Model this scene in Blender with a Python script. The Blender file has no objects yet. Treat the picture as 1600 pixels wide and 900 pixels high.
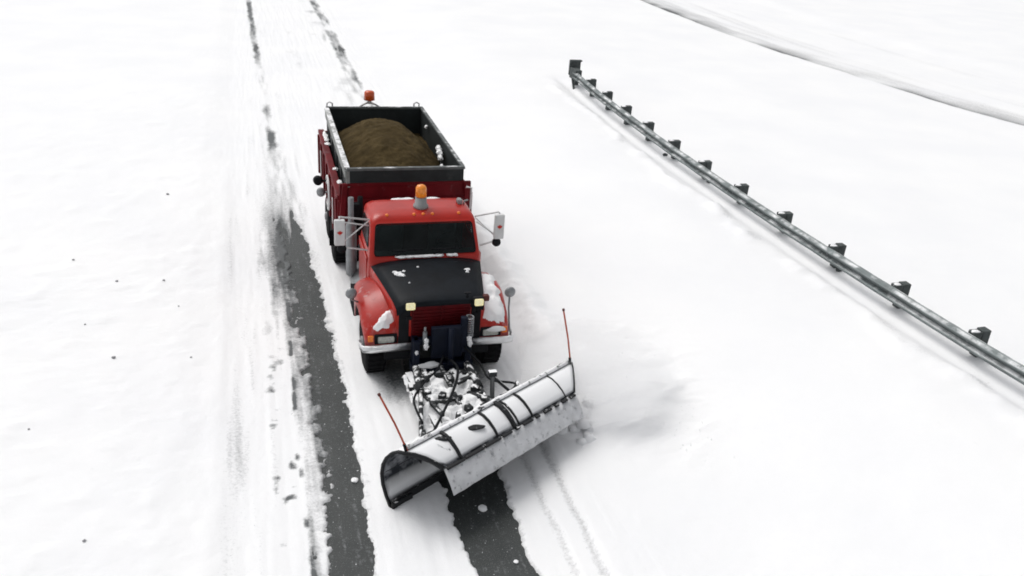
import bpy, bmesh, math, random
import numpy as np
from mathutils import Vector, Matrix

# ------------------------------------------------------------------ camera, sky, sun, exposure
S = bpy.context.scene
COL = S.collection
R = math.radians
random.seed(7)

cam_d = bpy.data.cameras.new('camera')
cam = bpy.data.objects.new('camera', cam_d)
COL.objects.link(cam)
cp, sp = math.cos(.4501), math.sin(.4501)
cy_, sy_ = math.cos(.3112), math.sin(.3112)
cr, sr = math.cos(-.0806), math.sin(-.0806)
fw = Vector((sy_ * cp, cy_ * cp, -sp))
r0 = Vector((cy_, -sy_, 0))
d0 = fw.cross(r0)
rt = cr * r0 + sr * d0
dn = -sr * r0 + cr * d0
m = Matrix((rt, -dn, -fw)).transposed().to_4x4()
m.translation = Vector((-2.677, -12.725, 7.756))
cam.matrix_world = m
cam_d.sensor_width = 36
cam_d.lens = 1349.4 / 1600 * 36
cam_d.clip_start = .1
cam_d.clip_end = 3000
S.camera = cam

SUN_EL, SUN_AZ = R(58), R(-35)          # azimuth measured from +Y (behind the truck) towards +X
W = bpy.data.worlds.new('World')
S.world = W
W.use_nodes = True
nt = W.node_tree
bg = nt.nodes['Background']
sky = nt.nodes.new('ShaderNodeTexSky')
sky.sky_type = 'NISHITA'
sky.sun_disc = False
sky.sun_elevation = SUN_EL
sky.sun_rotation = SUN_AZ
sky.air_density = 1.0
sky.dust_density = 4.0
hs = nt.nodes.new('ShaderNodeHueSaturation')
hs.inputs['Saturation'].default_value = .13     # a closed cloud deck: the sky's blue is nearly gone
nt.links.new(sky.outputs[0], hs.inputs['Color'])
nt.links.new(hs.outputs[0], bg.inputs[0])
bg.inputs[1].default_value = .15
sd = bpy.data.lights.new('sun', 'SUN')
sd.energy = .9
sd.angle = R(28)
sd.color = (1, .97, .93)
sun = bpy.data.objects.new('sun', sd)
COL.objects.link(sun)
sun_dir = Vector((math.sin(SUN_AZ) * math.cos(SUN_EL), math.cos(SUN_AZ) * math.cos(SUN_EL), math.sin(SUN_EL)))
sun.rotation_euler = sun_dir.to_track_quat('Z', 'Y').to_euler()
sun.location = (0, 0, 40)

S.view_settings.view_transform = 'Standard'
S.view_settings.look = 'None'
S.view_settings.exposure = -.02
S.view_settings.gamma = 1
S.render.engine = 'CYCLES'
S.cycles.use_denoising = True
S.cycles.max_bounces = 24
S.cycles.diffuse_bounces = 4
S.cycles.volume_bounces = 24
S.cycles.filter_width = 1.8
S.cycles.volume_step_rate = 2.0

# ------------------------------------------------------------------ noise for the terrain
def hash2(ix, iy, seed):
    h = (ix.astype(np.int64) * 374761393 + iy.astype(np.int64) * 668265263 + seed * 1442695041) & 0xffffffff
    h = ((h ^ (h >> 13)) * 1274126177) & 0xffffffff
    return ((h ^ (h >> 16)) & 0xffff) / 65535.

def vnoise(x, y, seed=0):
    ix, iy = np.floor(x), np.floor(y)
    fx, fy = x - ix, y - iy
    fx = fx * fx * (3 - 2 * fx); fy = fy * fy * (3 - 2 * fy)
    a = hash2(ix, iy, seed); b = hash2(ix + 1, iy, seed)
    c = hash2(ix, iy + 1, seed); d = hash2(ix + 1, iy + 1, seed)
    return a + (b - a) * fx + (c - a) * fy + (a - b - c + d) * fx * fy

def fbm(x, y, s, seed=0, octv=4):
    t = 0; a = .5; n = 0
    for i in range(octv):
        t = t + a * (vnoise(x / s + 17.3 * i, y / s - 9.1 * i, seed + i) - .5); n += a
        a *= .5; s *= .5
    return t / n * 2

def ss(a, b, v):
    t = np.clip((v - a) / (b - a), 0, 1)
    return t * t * (3 - 2 * t)

# ------------------------------------------------------------------ materials
def mat(name):
    m = bpy.data.materials.new(name); m.use_nodes = True
    return m, m.node_tree, m.node_tree.nodes['Principled BSDF']

def N(t, typ, **kw):
    n = t.nodes.new(typ)
    for k, v in kw.items():
        if k.startswith('i_'): n.inputs[k[2:]].default_value = v
        else: setattr(n, k, v)
    return n

def noise(t, scale, detail=5, rough=.55, coord='Object', dist=0.):
    tc = N(t, 'ShaderNodeTexCoord')
    n = N(t, 'ShaderNodeTexNoise'); n.inputs['Scale'].default_value = scale
    n.inputs['Detail'].default_value = detail; n.inputs['Roughness'].default_value = rough
    n.inputs['Distortion'].default_value = dist
    t.links.new(tc.outputs[coord], n.inputs['Vector'])
    return n.outputs['Fac']

def ramp(t, fac, a, b, c0=(0, 0, 0, 1), c1=(1, 1, 1, 1)):
    r = N(t, 'ShaderNodeValToRGB')
    r.color_ramp.elements[0].position = a; r.color_ramp.elements[1].position = b
    r.color_ramp.elements[0].color = c0; r.color_ramp.elements[1].color = c1
    t.links.new(fac, r.inputs[0])
    return r.outputs[0]

def math_n(t, op, a, b=None):
    n = N(t, 'ShaderNodeMath', operation=op)
    for i, v in enumerate((a, b)):
        if v is None: continue
        if isinstance(v, (int, float)): n.inputs[i].default_value = v
        else: t.links.new(v, n.inputs[i])
    return n.outputs[0]

def mixc(t, fac, a, b):
    n = N(t, 'ShaderNodeMix', data_type='RGBA')
    if isinstance(fac, (int, float)): n.inputs[0].default_value = fac
    else: t.links.new(fac, n.inputs[0])
    for i, v in ((6, a), (7, b)):
        if isinstance(v, tuple): n.inputs[i].default_value = v if len(v) == 4 else v + (1,)
        else: t.links.new(v, n.inputs[i])
    return n.outputs[2]

def bump(t, p, h, strength, dist):
    b = N(t, 'ShaderNodeBump'); b.inputs['Strength'].default_value = strength; b.inputs['Distance'].default_value = dist
    t.links.new(h, b.inputs['Height']); t.links.new(b.outputs[0], p.inputs['Normal'])
    return b

SNOW = (.86, .865, .875)

def simple(name, col, rough=.5, metal=0., var=.25, grime=None, grime_amt=(.55, .75), coat=0., scale=6., snow=None, snow_scale=7., spec=.3):
    """painted or bare surface with tonal variation, optional grime by noise and snow settled on up-facing faces
    snow = (noise threshold low, high, normal.z threshold low, high)"""
    m, t, p = mat(name)
    n1 = noise(t, scale)
    dark = tuple(c * (1 - var) for c in col); lite = tuple(min(1, c * (1 + var)) for c in col)
    c = mixc(t, ramp(t, n1, .3, .7), dark, lite)
    rr = rough
    if grime:
        g = noise(t, scale * 1.7, 8, .65)
        c = mixc(t, ramp(t, g, *grime_amt), c, grime)
    if coat: p.inputs['Coat Weight'].default_value = coat; p.inputs['Coat Roughness'].default_value = .15
    p.inputs['Metallic'].default_value = metal
    p.inputs['Specular IOR Level'].default_value = spec
    p.inputs['Roughness'].default_value = rr
    if snow:
        geo = N(t, 'ShaderNodeNewGeometry'); sx = N(t, 'ShaderNodeSeparateXYZ')
        t.links.new(geo.outputs['Normal'], sx.inputs[0])
        up = ramp(t, sx.outputs[2], snow[2], snow[3])
        ns = ramp(t, noise(t, snow_scale, 7, .62, dist=.3), snow[0], snow[1])
        f = math_n(t, 'MULTIPLY', up, ns)
        c = mixc(t, f, c, SNOW)
        t.links.new(math_n(t, 'MAXIMUM', math_n(t, 'MULTIPLY', f, .8), rough), p.inputs['Roughness'])
        if metal: t.links.new(math_n(t, 'MULTIPLY', math_n(t, 'SUBTRACT', 1., f), metal), p.inputs['Metallic'])
        bump(t, p, f, .5, .02)
    else:
        bump(t, p, noise(t, scale * 8), .06, .02)
    t.links.new(c, p.inputs['Base Color'])
    return m

def snow_mat(name, dirt_shade_attr=False):
    m, t, p = mat(name)
    big = noise(t, .35, 3); fine = noise(t, 9, 8, .7); grain = noise(t, 60, 4, .7)
    c = mixc(t, ramp(t, big, .35, .65), (.845, .85, .862), (.88, .882, .885))
    c = mixc(t, ramp(t, fine, .62, .8), c, (.80, .805, .81))
    if dirt_shade_attr:
        a = N(t, 'ShaderNodeAttribute', attribute_name='dirt_shade')
        # the mask, soiling and painted shade alike, breaks up into slush-like grains
        f = math_n(t, 'ADD', a.outputs['Fac'], math_n(t, 'MULTIPLY', math_n(t, 'SUBTRACT', noise(t, 22, 8, .75), .5), .9))
        f = math_n(t, 'MULTIPLY', ramp(t, f, .12, .75), ramp(t, a.outputs['Fac'], .0, .15))
        c = mixc(t, f, c, (.12, .127, .13))
        # fine dark specks
        v = noise(t, 38, 2, .5)
        sp_ = math_n(t, 'MULTIPLY', ramp(t, v, .70, .76), ramp(t, a.outputs['Fac'], .01, .2))
        c = mixc(t, sp_, c, (.10, .105, .11))
    p.inputs['Roughness'].default_value = .75
    p.inputs['Specular IOR Level'].default_value = .25
    h = math_n(t, 'ADD', math_n(t, 'MULTIPLY', fine, .7), math_n(t, 'MULTIPLY', grain, .25))
    bump(t, p, h, .35, .03)
    t.links.new(c, p.inputs['Base Color'])
    return m

def asphalt_mat():
    m, t, p = mat('wet_asphalt')
    n1 = noise(t, 1.3, 6, .6, dist=.4); n2 = noise(t, 14, 9, .75); n3 = noise(t, 70, 4, .7)
    c = mixc(t, ramp(t, n1, .3, .7), (.015, .019, .019), (.034, .039, .038))
    tcs = N(t, 'ShaderNodeTexCoord'); mps = N(t, 'ShaderNodeMapping'); mps.inputs['Scale'].default_value = (7, .8, 1)
    nst = N(t, 'ShaderNodeTexNoise'); nst.inputs['Scale'].default_value = 1.3; nst.inputs['Detail'].default_value = 6; nst.inputs['Roughness'].default_value = .65
    t.links.new(tcs.outputs['Object'], mps.inputs[0]); t.links.new(mps.outputs[0], nst.inputs['Vector'])
    slush = math_n(t, 'ADD', math_n(t, 'MULTIPLY', nst.outputs['Fac'], .5), math_n(t, 'MULTIPLY', n2, .62))
    c = mixc(t, ramp(t, slush, .60, .84), c, (.26, .27, .28))
    c = mixc(t, ramp(t, n3, .61, .68), c, (.34, .35, .36))
    c = mixc(t, ramp(t, noise(t, 26, 2, .5), .70, .75), c, (.72, .73, .74))
    t.links.new(c, p.inputs['Base Color'])
    p.inputs['Roughness'].default_value = .55
    bump(t, p, math_n(t, 'ADD', n2, n3), .4, .01)
    return m

M = {}
M['snow'] = snow_mat('snow_cover', True)
M['snow_lump'] = snow_mat('snow_lump')
M['asphalt'] = asphalt_mat()

def salt(name, col, z0, z1, amt=.55, **kw):
    """paint with dried salt film and slush spray that thins out upwards"""
    m = simple(name, col, **kw); t = m.node_tree; p = t.nodes['Principled BSDF']
    src = p.inputs['Base Color'].links[0].from_socket
    g = N(t, 'ShaderNodeNewGeometry'); sx = N(t, 'ShaderNodeSeparateXYZ'); t.links.new(g.outputs['Position'], sx.inputs[0])
    mr = N(t, 'ShaderNodeMapRange'); mr.inputs[1].default_value = z0; mr.inputs[2].default_value = z1; mr.inputs[3].default_value = .30; mr.inputs[4].default_value = -.12
    t.links.new(sx.outputs[2], mr.inputs[0])
    f = ramp(t, math_n(t, 'ADD', noise(t, 5, 9, .68, dist=.3), mr.outputs[0]), .52, .82)
    c = mixc(t, math_n(t, 'MULTIPLY', f, amt), src, (.42, .40, .40))
    t.links.new(c, p.inputs['Base Color'])
    return m
M['red_hood'] = salt('red_fender_paint', (.39, .013, .006), .7, 1.3, .35, rough=.35, var=.14, coat=.2, scale=4, snow=(.60, .80, .3, .85), snow_scale=6)
M['red'] = salt('red_paint', (.40, .014, .007), .8, 1.9, .35, rough=.36, var=.12, coat=.2, scale=3, snow=(.66, .9, .7, .97), snow_scale=5)
M['red_dark'] = simple('shaded_maroon_paint', (.13, .005, .009), .55, var=.3, grime=(.22, .11, .12), grime_amt=(.58, .85), scale=2.5, spec=.15)  # maroon paint, darkened further to stand for ambient shade behind the cab
M['grille_red_shade'] = simple('grille_red_shade', (.075, .002, .004), .5, var=.3, scale=8, spec=.12)  # truck red with the shade of the front put into the colour
M['bra'] = simple('black_vinyl', (.006, .008, .011), .5, var=.3, grime=(.022, .026, .03), grime_amt=(.6, .9), scale=4, spec=.12)
M['black'] = simple('black_steel', (.008, .009, .011), .6, var=.3, grime=(.03, .03, .03), grime_amt=(.6, .9), spec=.15)
M['navy'] = simple('navy_mount_paint', (.005, .008, .018), .5, var=.3, grime=(.02, .025, .03), grime_amt=(.65, .95), spec=.15)
M['rubber'] = simple('tyre_rubber', (.008, .008, .009), .85, var=.3, grime=(.05, .05, .052), grime_amt=(.66, .95), scale=9, spec=.1)
M['rim'] = simple('dirty_rim', (.25, .25, .26), .6, var=.3, grime=(.06, .06, .06))
M['chrome'] = simple('bright_bumper', (.72, .73, .74), .28, metal=.85, var=.08, snow=(.42, .55, .2, .7))
M['alu'] = simple('dull_aluminium', (.26, .27, .28), .45, metal=.5, var=.2, grime=(.2, .2, .2))
M['galv'] = simple('galvanised_steel', (.15, .17, .172), .5, metal=.3, var=.25, scale=3, snow=(.44, .62, .72, .92), snow_scale=2.2, grime=(.11, .14, .14), grime_amt=(.5, .8))
M['post'] = simple('weathered_post', (.075, .085, .085), .8, var=.3, scale=9, grime=(.2, .22, .21), grime_amt=(.6, .9))
M['hopper'] = simple('hopper_steel', (.016, .021, .022), .65, var=.35, grime=(.05, .055, .055), grime_amt=(.6, .9), scale=3)
M['hopper_rail'] = simple('hopper_rail_steel', (.10, .11, .11), .6, var=.3, snow=(.5, .72, .5, .9), snow_scale=4)
M['side_rail'] = simple('snow_dusted_rail', (.22, .23, .22), .6, var=.25, snow=(.36, .58, .1, .6), snow_scale=5)
M['blade'] = simple('blade_steel', (.014, .017, .024), .55, var=.3, grime=(.30, .31, .33), grime_amt=(.46, .66), scale=2.6, snow=(.28, .36, .18, .45), snow_scale=3.2)
M['rib'] = simple('rib_steel', (.012, .013, .015), .6, var=.3, snow=(.60, .7, .7, .95), snow_scale=9)
M['ridge'] = simple('ridge_pipe_steel', (.05, .052, .055), .6, var=.3, snow=(.36, .46, -.2, .2), snow_scale=9)
M['flap'] = simple('snow_caked_deflector', (.62, .625, .64), .7, var=.12, grime=(.16, .165, .175), grime_amt=(.56, .74), scale=7)
M['frame_snow'] = simple('snow_caked_frame', (.016, .018, .02), .6, var=.3, snow=(.34, .42, .15, .55), snow_scale=6)
M['frame_steel'] = simple('frame_steel', (.016, .018, .02), .6, var=.3, snow=(.50, .57, .25, .7), snow_scale=8)
M['orange'] = simple('orange_marker', (.46, .085, .04), .5, var=.15)
M['plate'] = simple('pale_mirror_back', (.62, .62, .62), .5, var=.08, grime=(.4, .4, .4), grime_amt=(.6, .9))
M['maple'] = simple('maple_red', (.5, .03, .02), .5, var=.1)
M['plate_grey'] = simple('frozen_slush', (.36, .36, .37), .8, var=.3)
M['interior'] = simple('cab_interior', (.035, .045, .045), .8, var=.2)
M['seat'] = simple('seat_fabric', (.09, .11, .11), .9, var=.2)
M['brown'] = simple('spotlight_housing', (.09, .02, .015), .5, var=.2)

def sand_mat():
    m, t, p = mat('road_sand')
    n = noise(t, 3.2, 8, .65); f = noise(t, 45, 6, .75)
    c = mixc(t, ramp(t, n, .3, .72), (.040, .028, .011), (.10, .071, .031))
    c = mixc(t, ramp(t, f, .62, .75), c, (.12, .088, .042))
    t.links.new(c, p.inputs['Base Color']); p.inputs['Roughness'].default_value = .95; p.inputs['Specular IOR Level'].default_value = .1
    bump(t, p, math_n(t, 'ADD', n, math_n(t, 'MULTIPLY', f, .4)), .7, .06)
    return m
M['sand'] = sand_mat()

def lens_mat(name, col, emit=0., rough=.2):
    m, t, p = mat(name)
    c = mixc(t, ramp(t, noise(t, 30, 2), .3, .7), tuple(x * .7 for x in col), col)
    t.links.new(c, p.inputs['Base Color']); p.inputs['Roughness'].default_value = rough
    if emit:
        t.links.new(c, p.inputs['Emission Color']); p.inputs['Emission Strength'].default_value = emit
    return m
M['amber'] = lens_mat('amber_lens', (.85, .27, .03), .12)
M['amber_dark'] = lens_mat('rear_amber_lens', (.62, .09, .02), .05)
M['turn'] = lens_mat('turn_lens', (.85, .2, .02), .1)
M['lit'] = lens_mat('lit_plow_lamp', (.95, .88, .55), .35)
M['head'] = lens_mat('headlight_lens', (.55, .56, .52), 0, .12)
M['beacon_base'] = simple('beacon_base_grey', (.27, .28, .28), .5, var=.15)

def glass_mat(name, tint=(.40, .50, .50)):
    m, t, p = mat(name)
    t.nodes.remove(p)
    out = t.nodes['Material Output']
    tr = N(t, 'ShaderNodeBsdfTransparent'); tr.inputs[0].default_value = tint + (1,)
    gl = N(t, 'ShaderNodeBsdfGlossy'); gl.inputs['Roughness'].default_value = .08; gl.inputs[0].default_value = (.8, .85, .85, 1)
    fr = N(t, 'ShaderNodeFresnel'); fr.inputs[0].default_value = 1.4
    mx = N(t, 'ShaderNodeMixShader')
    t.links.new(math_n(t, 'MULTIPLY', fr.outputs[0], ramp(t, noise(t, 4, 4), .25, .75, (.5, .5, .5, 1), (1, 1, 1, 1))), mx.inputs[0])
    t.links.new(tr.outputs[0], mx.inputs[1]); t.links.new(gl.outputs[0], mx.inputs[2])
    t.links.new(mx.outputs[0], out.inputs[0])
    return m
M['glass'] = glass_mat('cab_glass')

# ------------------------------------------------------------------ mesh helpers
class MB:
    def __init__(self): self.bm = bmesh.new()
    def box(self, c, s, rot=None, bevel=0.):
        r = bmesh.ops.create_cube(self.bm, size=1)
        vs = r['verts']
        for v in vs: v.co = Vector((v.co.x * s[0], v.co.y * s[1], v.co.z * s[2]))
        if bevel:
            es = list({e for v in vs for e in v.link_edges})
            o = bmesh.ops.bevel(self.bm, geom=es, offset=bevel, segments=2, affect='EDGES', profile=.5)
            vs = list({v for f in o['faces'] for v in f.verts} | {v for v in vs if v.is_valid})
        for v in vs:
            q = (rot @ v.co) if rot is not None else v.co
            v.co = q + Vector(c)
        return self
    def bar(self, a, b, w, h, bevel=0.):
        a, b = Vector(a), Vector(b); d = b - a
        y = d.normalized(); up = Vector((0, 0, 1)) if abs(y.z) < .95 else Vector((0, 1, 0))
        x = y.cross(up).normalized(); z = x.cross(y)
        return self.box((a + b) / 2, (w, d.length, h), Matrix((x, y, z)).transposed(), bevel)
    def tube(self, pts, rad, n=8, caps=True):
        pts = [Vector(p) for p in pts]
        rads = rad if isinstance(rad, (list, tuple)) else [rad] * len(pts)
        rings = []; ref = None
        for i, p in enumerate(pts):
            d = (pts[min(i + 1, len(pts) - 1)] - pts[max(i - 1, 0)]).normalized()
            if ref is None: ref = Vector((0, 0, 1)) if abs(d.z) < .9 else Vector((1, 0, 0))
            x = d.cross(ref).normalized(); y = x.cross(d); ref = y
            rings.append([self.bm.verts.new(p + (x * math.cos(2 * math.pi * k / n) + y * math.sin(2 * math.pi * k / n)) * rads[i]) for k in range(n)])
        for a, b in zip(rings, rings[1:]):
            for k in range(n): self.bm.faces.new((a[k], a[(k + 1) % n], b[(k + 1) % n], b[k])).smooth = True
        if caps:
            self.bm.faces.new(rings[0][::-1]); self.bm.faces.new(rings[-1])
        return self
    def lathe(self, prof, c, axis='Z', n=24):
        """prof: list of (radius, height) ; revolved about axis through c"""
        rings = []
        for r, h in prof:
            ring = []
            for k in range(n):
                a = 2 * math.pi * k / n
                u, v = r * math.cos(a), r * math.sin(a)
                q = {'Z': (u, v, h), 'X': (h, u, v), 'Y': (u, h, v)}[axis]
                ring.append(self.bm.verts.new(Vector(q) + Vector(c)))
            rings.append(ring)
        for a, b in zip(rings, rings[1:]):
            for k in range(n): self.bm.faces.new((a[k], a[(k + 1) % n], b[(k + 1) % n], b[k])).smooth = True
        self.bm.faces.new(rings[0][::-1]); self.bm.faces.new(rings[-1])
        return self
    def loft(self, rings, closed=True, caps=True, smooth=True):
        vr = [[self.bm.verts.new(Vector(p)) for p in r] for r in rings]
        n = len(vr[0])
        for a, b in zip(vr, vr[1:]):
            for k in range(n if closed else n - 1):
                self.bm.faces.new((a[k], a[(k + 1) % n], b[(k + 1) % n], b[k])).smooth = smooth
        if caps and closed:
            self.bm.faces.new(vr[0][::-1]); self.bm.faces.new(vr[-1])
        return vr
    def poly(self, pts):
        self.bm.faces.new([self.bm.verts.new(Vector(p)) for p in pts]); return self
    def lump(self, c, s, amp=.25, seed=0, sub=3):
        r = bmesh.ops.create_icosphere(self.bm, subdivisions=sub, radius=1)
        rnd = random.Random(seed); o = Vector((rnd.random() * 50, rnd.random() * 50, rnd.random() * 50))
        from mathutils import noise as mn
        for v in r['verts']:
            k = 1 + amp * mn.fractal(v.co * 1.6 + o, 1., 2., 4)
            v.co = Vector((v.co.x * s[0] * k, v.co.y * s[1] * k, v.co.z * s[2] * k)) + Vector(c)
        for f in {f for v in r['verts'] for f in v.link_faces}: f.smooth = True
        return self
    def build(self, name, material, parent=None, bevel=0., solid=0., sharp=35, fix=True):
        if fix: bmesh.ops.recalc_face_normals(self.bm, faces=self.bm.faces)
        me = bpy.data.meshes.new(name); self.bm.to_mesh(me); self.bm.free()
        me.materials.append(material)
        o = bpy.data.objects.new(name, me); COL.objects.link(o)
        if solid:
            sm = o.modifiers.new('thickness', 'SOLIDIFY'); sm.thickness = solid; sm.offset = 0
        if bevel:
            b = o.modifiers.new('bevel', 'BEVEL'); b.width = bevel; b.segments = 2; b.limit_method = 'ANGLE'; b.angle_limit = R(sharp)
        if parent is not None: put(o, parent)
        return o

ROOTS = {}
def put(o, parent):
    """parent o; its mesh is written in world coordinates, so undo the parent's place"""
    o.parent = parent
    p = Vector((0, 0, 0)); q = parent
    while q is not None:
        p += q.location; q = q.parent
    for v in o.data.vertices: v.co -= p
    o.data.update()

def tag(o, label=None, cat=None, group=None, kind=None):
    if label: o['label'] = label
    if cat: o['category'] = cat
    if group: o['group'] = group
    if kind: o['kind'] = kind
    return o

def empty(name, loc, label, cat, group=None):
    o = bpy.data.objects.new(name, None); COL.objects.link(o); o.location = loc
    o.empty_display_size = .3
    return tag(o, label, cat, group)

def base_to_origin(o):
    """move a top-level mesh's origin to the middle of its base"""
    vs = [v.co.copy() for v in o.data.vertices]
    c = Vector(((min(v.x for v in vs) + max(v.x for v in vs)) / 2, (min(v.y for v in vs) + max(v.y for v in vs)) / 2, min(v.z for v in vs)))
    for v in o.data.vertices: v.co -= c
    o.location = c
    return o

# ------------------------------------------------------------------ ground
def edge_x(y):                                   # near edge of the other carriageway
    yy = np.array([-40, -10, 6, 12.6, 15.4, 19.5, 23, 26.6, 34, 44, 70, 200, 800.])
    xx = np.array([33, 30, 26.9, 25.2, 24.65, 24.1, 23.6, 23.15, 22.75, 23., 23.6, 27, 50.])
    return np.interp(y, yy, xx)

def ctr(y, ys, xs): return np.interp(y, ys, xs)

GR = []                                          # guardrail post line (x, y)
for i in range(-1, 16):
    s = i * 1.94
    GR.append((9.151 + .008 * s + .004 * (s - 10) ** 2, 17.244 - s))
gr_y = np.array([p[1] for p in GR][::-1]); gr_x = np.array([p[0] for p in GR][::-1])

def ground(x, y):
    """returns snow surface height and dirt (0..1), which also holds shade painted under the truck"""
    w1 = fbm(x, y, 1.4, 1); w2 = fbm(x, y, .35, 5); w3 = fbm(x, y, .12, 9, 3)
    streak = fbm(x * 9, y * .55, 1.2, 21, 4)                                    # drawn out along the road
    # broad shape
    right = ss(1.9, 8., x)
    far = np.maximum(np.abs(x), np.abs(y))
    h = .045 + .34 * right + .05 * ss(-3.2, -4.2, x) + .03 * fbm(x, y, 9, 31, 3) * (1 + right) * np.where(far < 400, 1, 0)
    h = h + .010 * w1 + .008 * w2 * ss(-3.0, -3.6, x) + .004 * w3
    lane = ss(-3.9, -3.1, x) * (1 - ss(1.6, 2.2, x))
    h = h + lane * (.012 * streak - .008)
    dirt_shade = np.zeros_like(x)
    # soft drift shoulder beside the lane on the left
    h = h + .03 * np.exp(-((x + 3.45 + .15 * w1) / .22) ** 2) * ss(14, 6, y)
    dirt_shade = dirt_shade + .22 * np.exp(-((x + 3.2 + .12 * w1) / .22) ** 2) * (.5 + streak) * ss(11, 6, y)
    # dark wheel track in the left part of the lane
    xc = ctr(y, [-8, -4.8, -3.1, -.9, 2.2, 4.6, 7.3, 10, 13.5, 26, 41, 90], [-1.95, -1.85, -1.75, -1.79, -1.84, -1.97, -2.12, -2.17, -2.22, -2.43, -2.6, -3])
    wd = ctr(y, [-8, -4.8, -3.1, -.9, 2.2, 4.6, 7.3, 10], [.27, .26, .25, .23, .26, .24, .2, .15])
    stk = fbm(x * 7, y * .55, .8, 43, 4)
    st = ss(7.4, 3.4, y)
    rag = .10 * w3 + .06 * w2 + .10 * stk
    d = np.abs(x - xc + .05 * w1) - wd
    left = x < xc
    dd = d + rag * np.where(left, 1.5, .8)
    tr = (1 - ss(-.05, np.where(left, .05, .02), dd)) * ss(.42, .62, st * .62 + .38 + .9 * stk * (1 - .6 * st))
    tr = np.where(st <= 0, 0, tr)
    h = h - .018 * (1 - ss(0, .35, d)) * ss(9, 5, y)
    h = h - .085 * tr
    dirt_shade = dirt_shade + np.where(left, (.62 + .25 * ss(1., 4., y)) * (1 - ss(-.12, .40 + .35 * ss(1., 4., y), d + .12 * w1 + .30 * stk + .08 * w3)), .62 * (1 - ss(-.1, .12, dd))) * ss(9.8, 4.5, y)
    dirt_shade = dirt_shade + .30 * (1 - ss(.0, .75, np.abs(x - xc - .10))) * ss(2.5, 5, y) * (1 - ss(9, 14, y)) * np.clip(.6 + 1.4 * stk, 0, 2)
    # the track further back shows only in patches
    pat = np.interp(y, [9, 11.6, 12.3, 13.6, 14.2, 18, 22, 24, 26.5, 28, 34, 44, 70, 90], [.15, .2, .75, .72, .2, .22, .16, .75, .9, .6, .6, .8, .7, .3])
    d2 = np.abs(x - xc + .06 * w1 + .08 * w2) - .10
    k2 = (1 - ss(-.06, .10, d2)) * np.clip(pat + .75 * fbm(x * 2, y * .6, .9, 51), 0, 1) * ss(9, 10, y)
    dirt_shade = dirt_shade + .80 * k2; h = h - .02 * k2
    k3 = (1 - ss(0, .6, np.abs(x - xc) - .1)) * ss(9, 12, y) * (1 - ss(60, 90, y))
    dirt_shade = dirt_shade + .06 * k3
    # right wheel track behind the truck
    xr = ctr(y, [6, 20, 30, 41, 90], [1.05, 1.1, 1.1, 1.05, .8])
    d3 = np.abs(x - xr + .10 * w1 + .07 * w2) - .20
    k4 = (1 - ss(-.08, .12, d3)) * np.clip(.55 + 1.1 * fbm(x * 2.4, y * .4, .8, 61), 0, 1) * ss(5, 9, y)
    dirt_shade = dirt_shade + .75 * k4; h = h - .02 * k4
    k5 = (1 - ss(-.2, .3, np.abs(x - .55 + .2 * w1) - .3)) * np.clip(.1 + .9 * fbm(x * 1.2, y * .8, 1.1, 71), 0, 1) * ss(14, 18, y)
    dirt_shade = dirt_shade + .55 * k5
    k9 = (1 - ss(-.08, .12, np.abs(x - xr + .42 + .12 * w1) - .10)) * np.clip(.12 + 1.2 * fbm(x * 2.4, y * .35, .8, 63), 0, 1) * ss(10, 14, y)
    dirt_shade = dirt_shade + .5 * k9
    k6 = (1 - ss(-.1, .3, np.abs(x + .9 + .2 * w1) - .2)) * np.clip(-.1 + .9 * fbm(x * 1.5, y * .5, 1.1, 77), 0, 1) * ss(14, 20, y)
    dirt_shade = dirt_shade + .5 * k6
    # thin dark lines and crumbs left of the dark track
    xl = -2.30 + .04 * np.sin(y * .6)
    k7 = np.exp(-((x - xl + .03 * w2) / .028) ** 2) * np.clip(fbm(x * .3, y, .35, 81, 3) * 2.6, 0, 1) * ss(4.2, 2, y)
    k8 = np.exp(-((x + 2.62 + .2 * w1) / .16) ** 2) * np.clip(fbm(x, y, .22, 85, 3) * 3.4 - .9, 0, 1) * ss(3, -3.2, y)
    dirt_shade = dirt_shade + 1.0 * k7 + 1.2 * k8
    dirt_shade = dirt_shade + .16 * lane * np.clip(streak * 1.6, 0, 1) * ss(-3.6, -2.8, x) * (1 - ss(-1.7, -1.4, x))
    # opened strip in front of and below the plow
    d4 = np.abs(x + .03 + np.where(x > 0, .14 * w1 + .07 * w2, .05 * w2) + .06 * w3) - np.interp(y, [-8, -5.2, -4.6, -3.6, -2, 8], [.35, .34, .36, .40, .40, .4])
    tr4 = (1 - ss(-.03, .05, d4)) * ss(8, 6.5, y)
    h = h - .11 * tr4
    dirt_shade = dirt_shade + .45 * (1 - ss(-.05, .12, d4)) * ss(8, 6.5, y)
    # painted shade under the truck, coloured like wet slush
    under_shade = (1 - ss(.7, 1.15, np.abs(x))) * ss(-1.7, -.5, y) * (1 - ss(6.2, 7., y))
    dirt_shade = dirt_shade + .75 * under_shade
    # undisturbed snow to the right: edges of earlier wheel tracks ahead of the plow, windrow behind it
    ahead = ss(-1.8, -2.6, y - .5 * (x - 1.2))
    h = h + ahead * (.05 * ss(.78, .90, x + .05 * w2) + .07 * ss(1.12, 1.26, x + .04 * w2 + .05 * w1))
    dirt_shade = dirt_shade + ahead * (.26 * np.exp(-((x - .80 + .05 * w2) / .06) ** 2) + .30 * np.exp(-((x - 1.14 + .04 * w2 + .05 * w1) / .06) ** 2))
    h = h + (1 - ahead) * .12 * ss(1.75, 2.25, x) * ss(16, 6, y)
    beh = ss(-2.2, -1.2, y) * (1 - ss(7, 20, y))
    xe = np.interp(y, [-2, 0, 2, 7, 20], [1.9, 1.78, 1.75, 1.7, 1.8])
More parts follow.
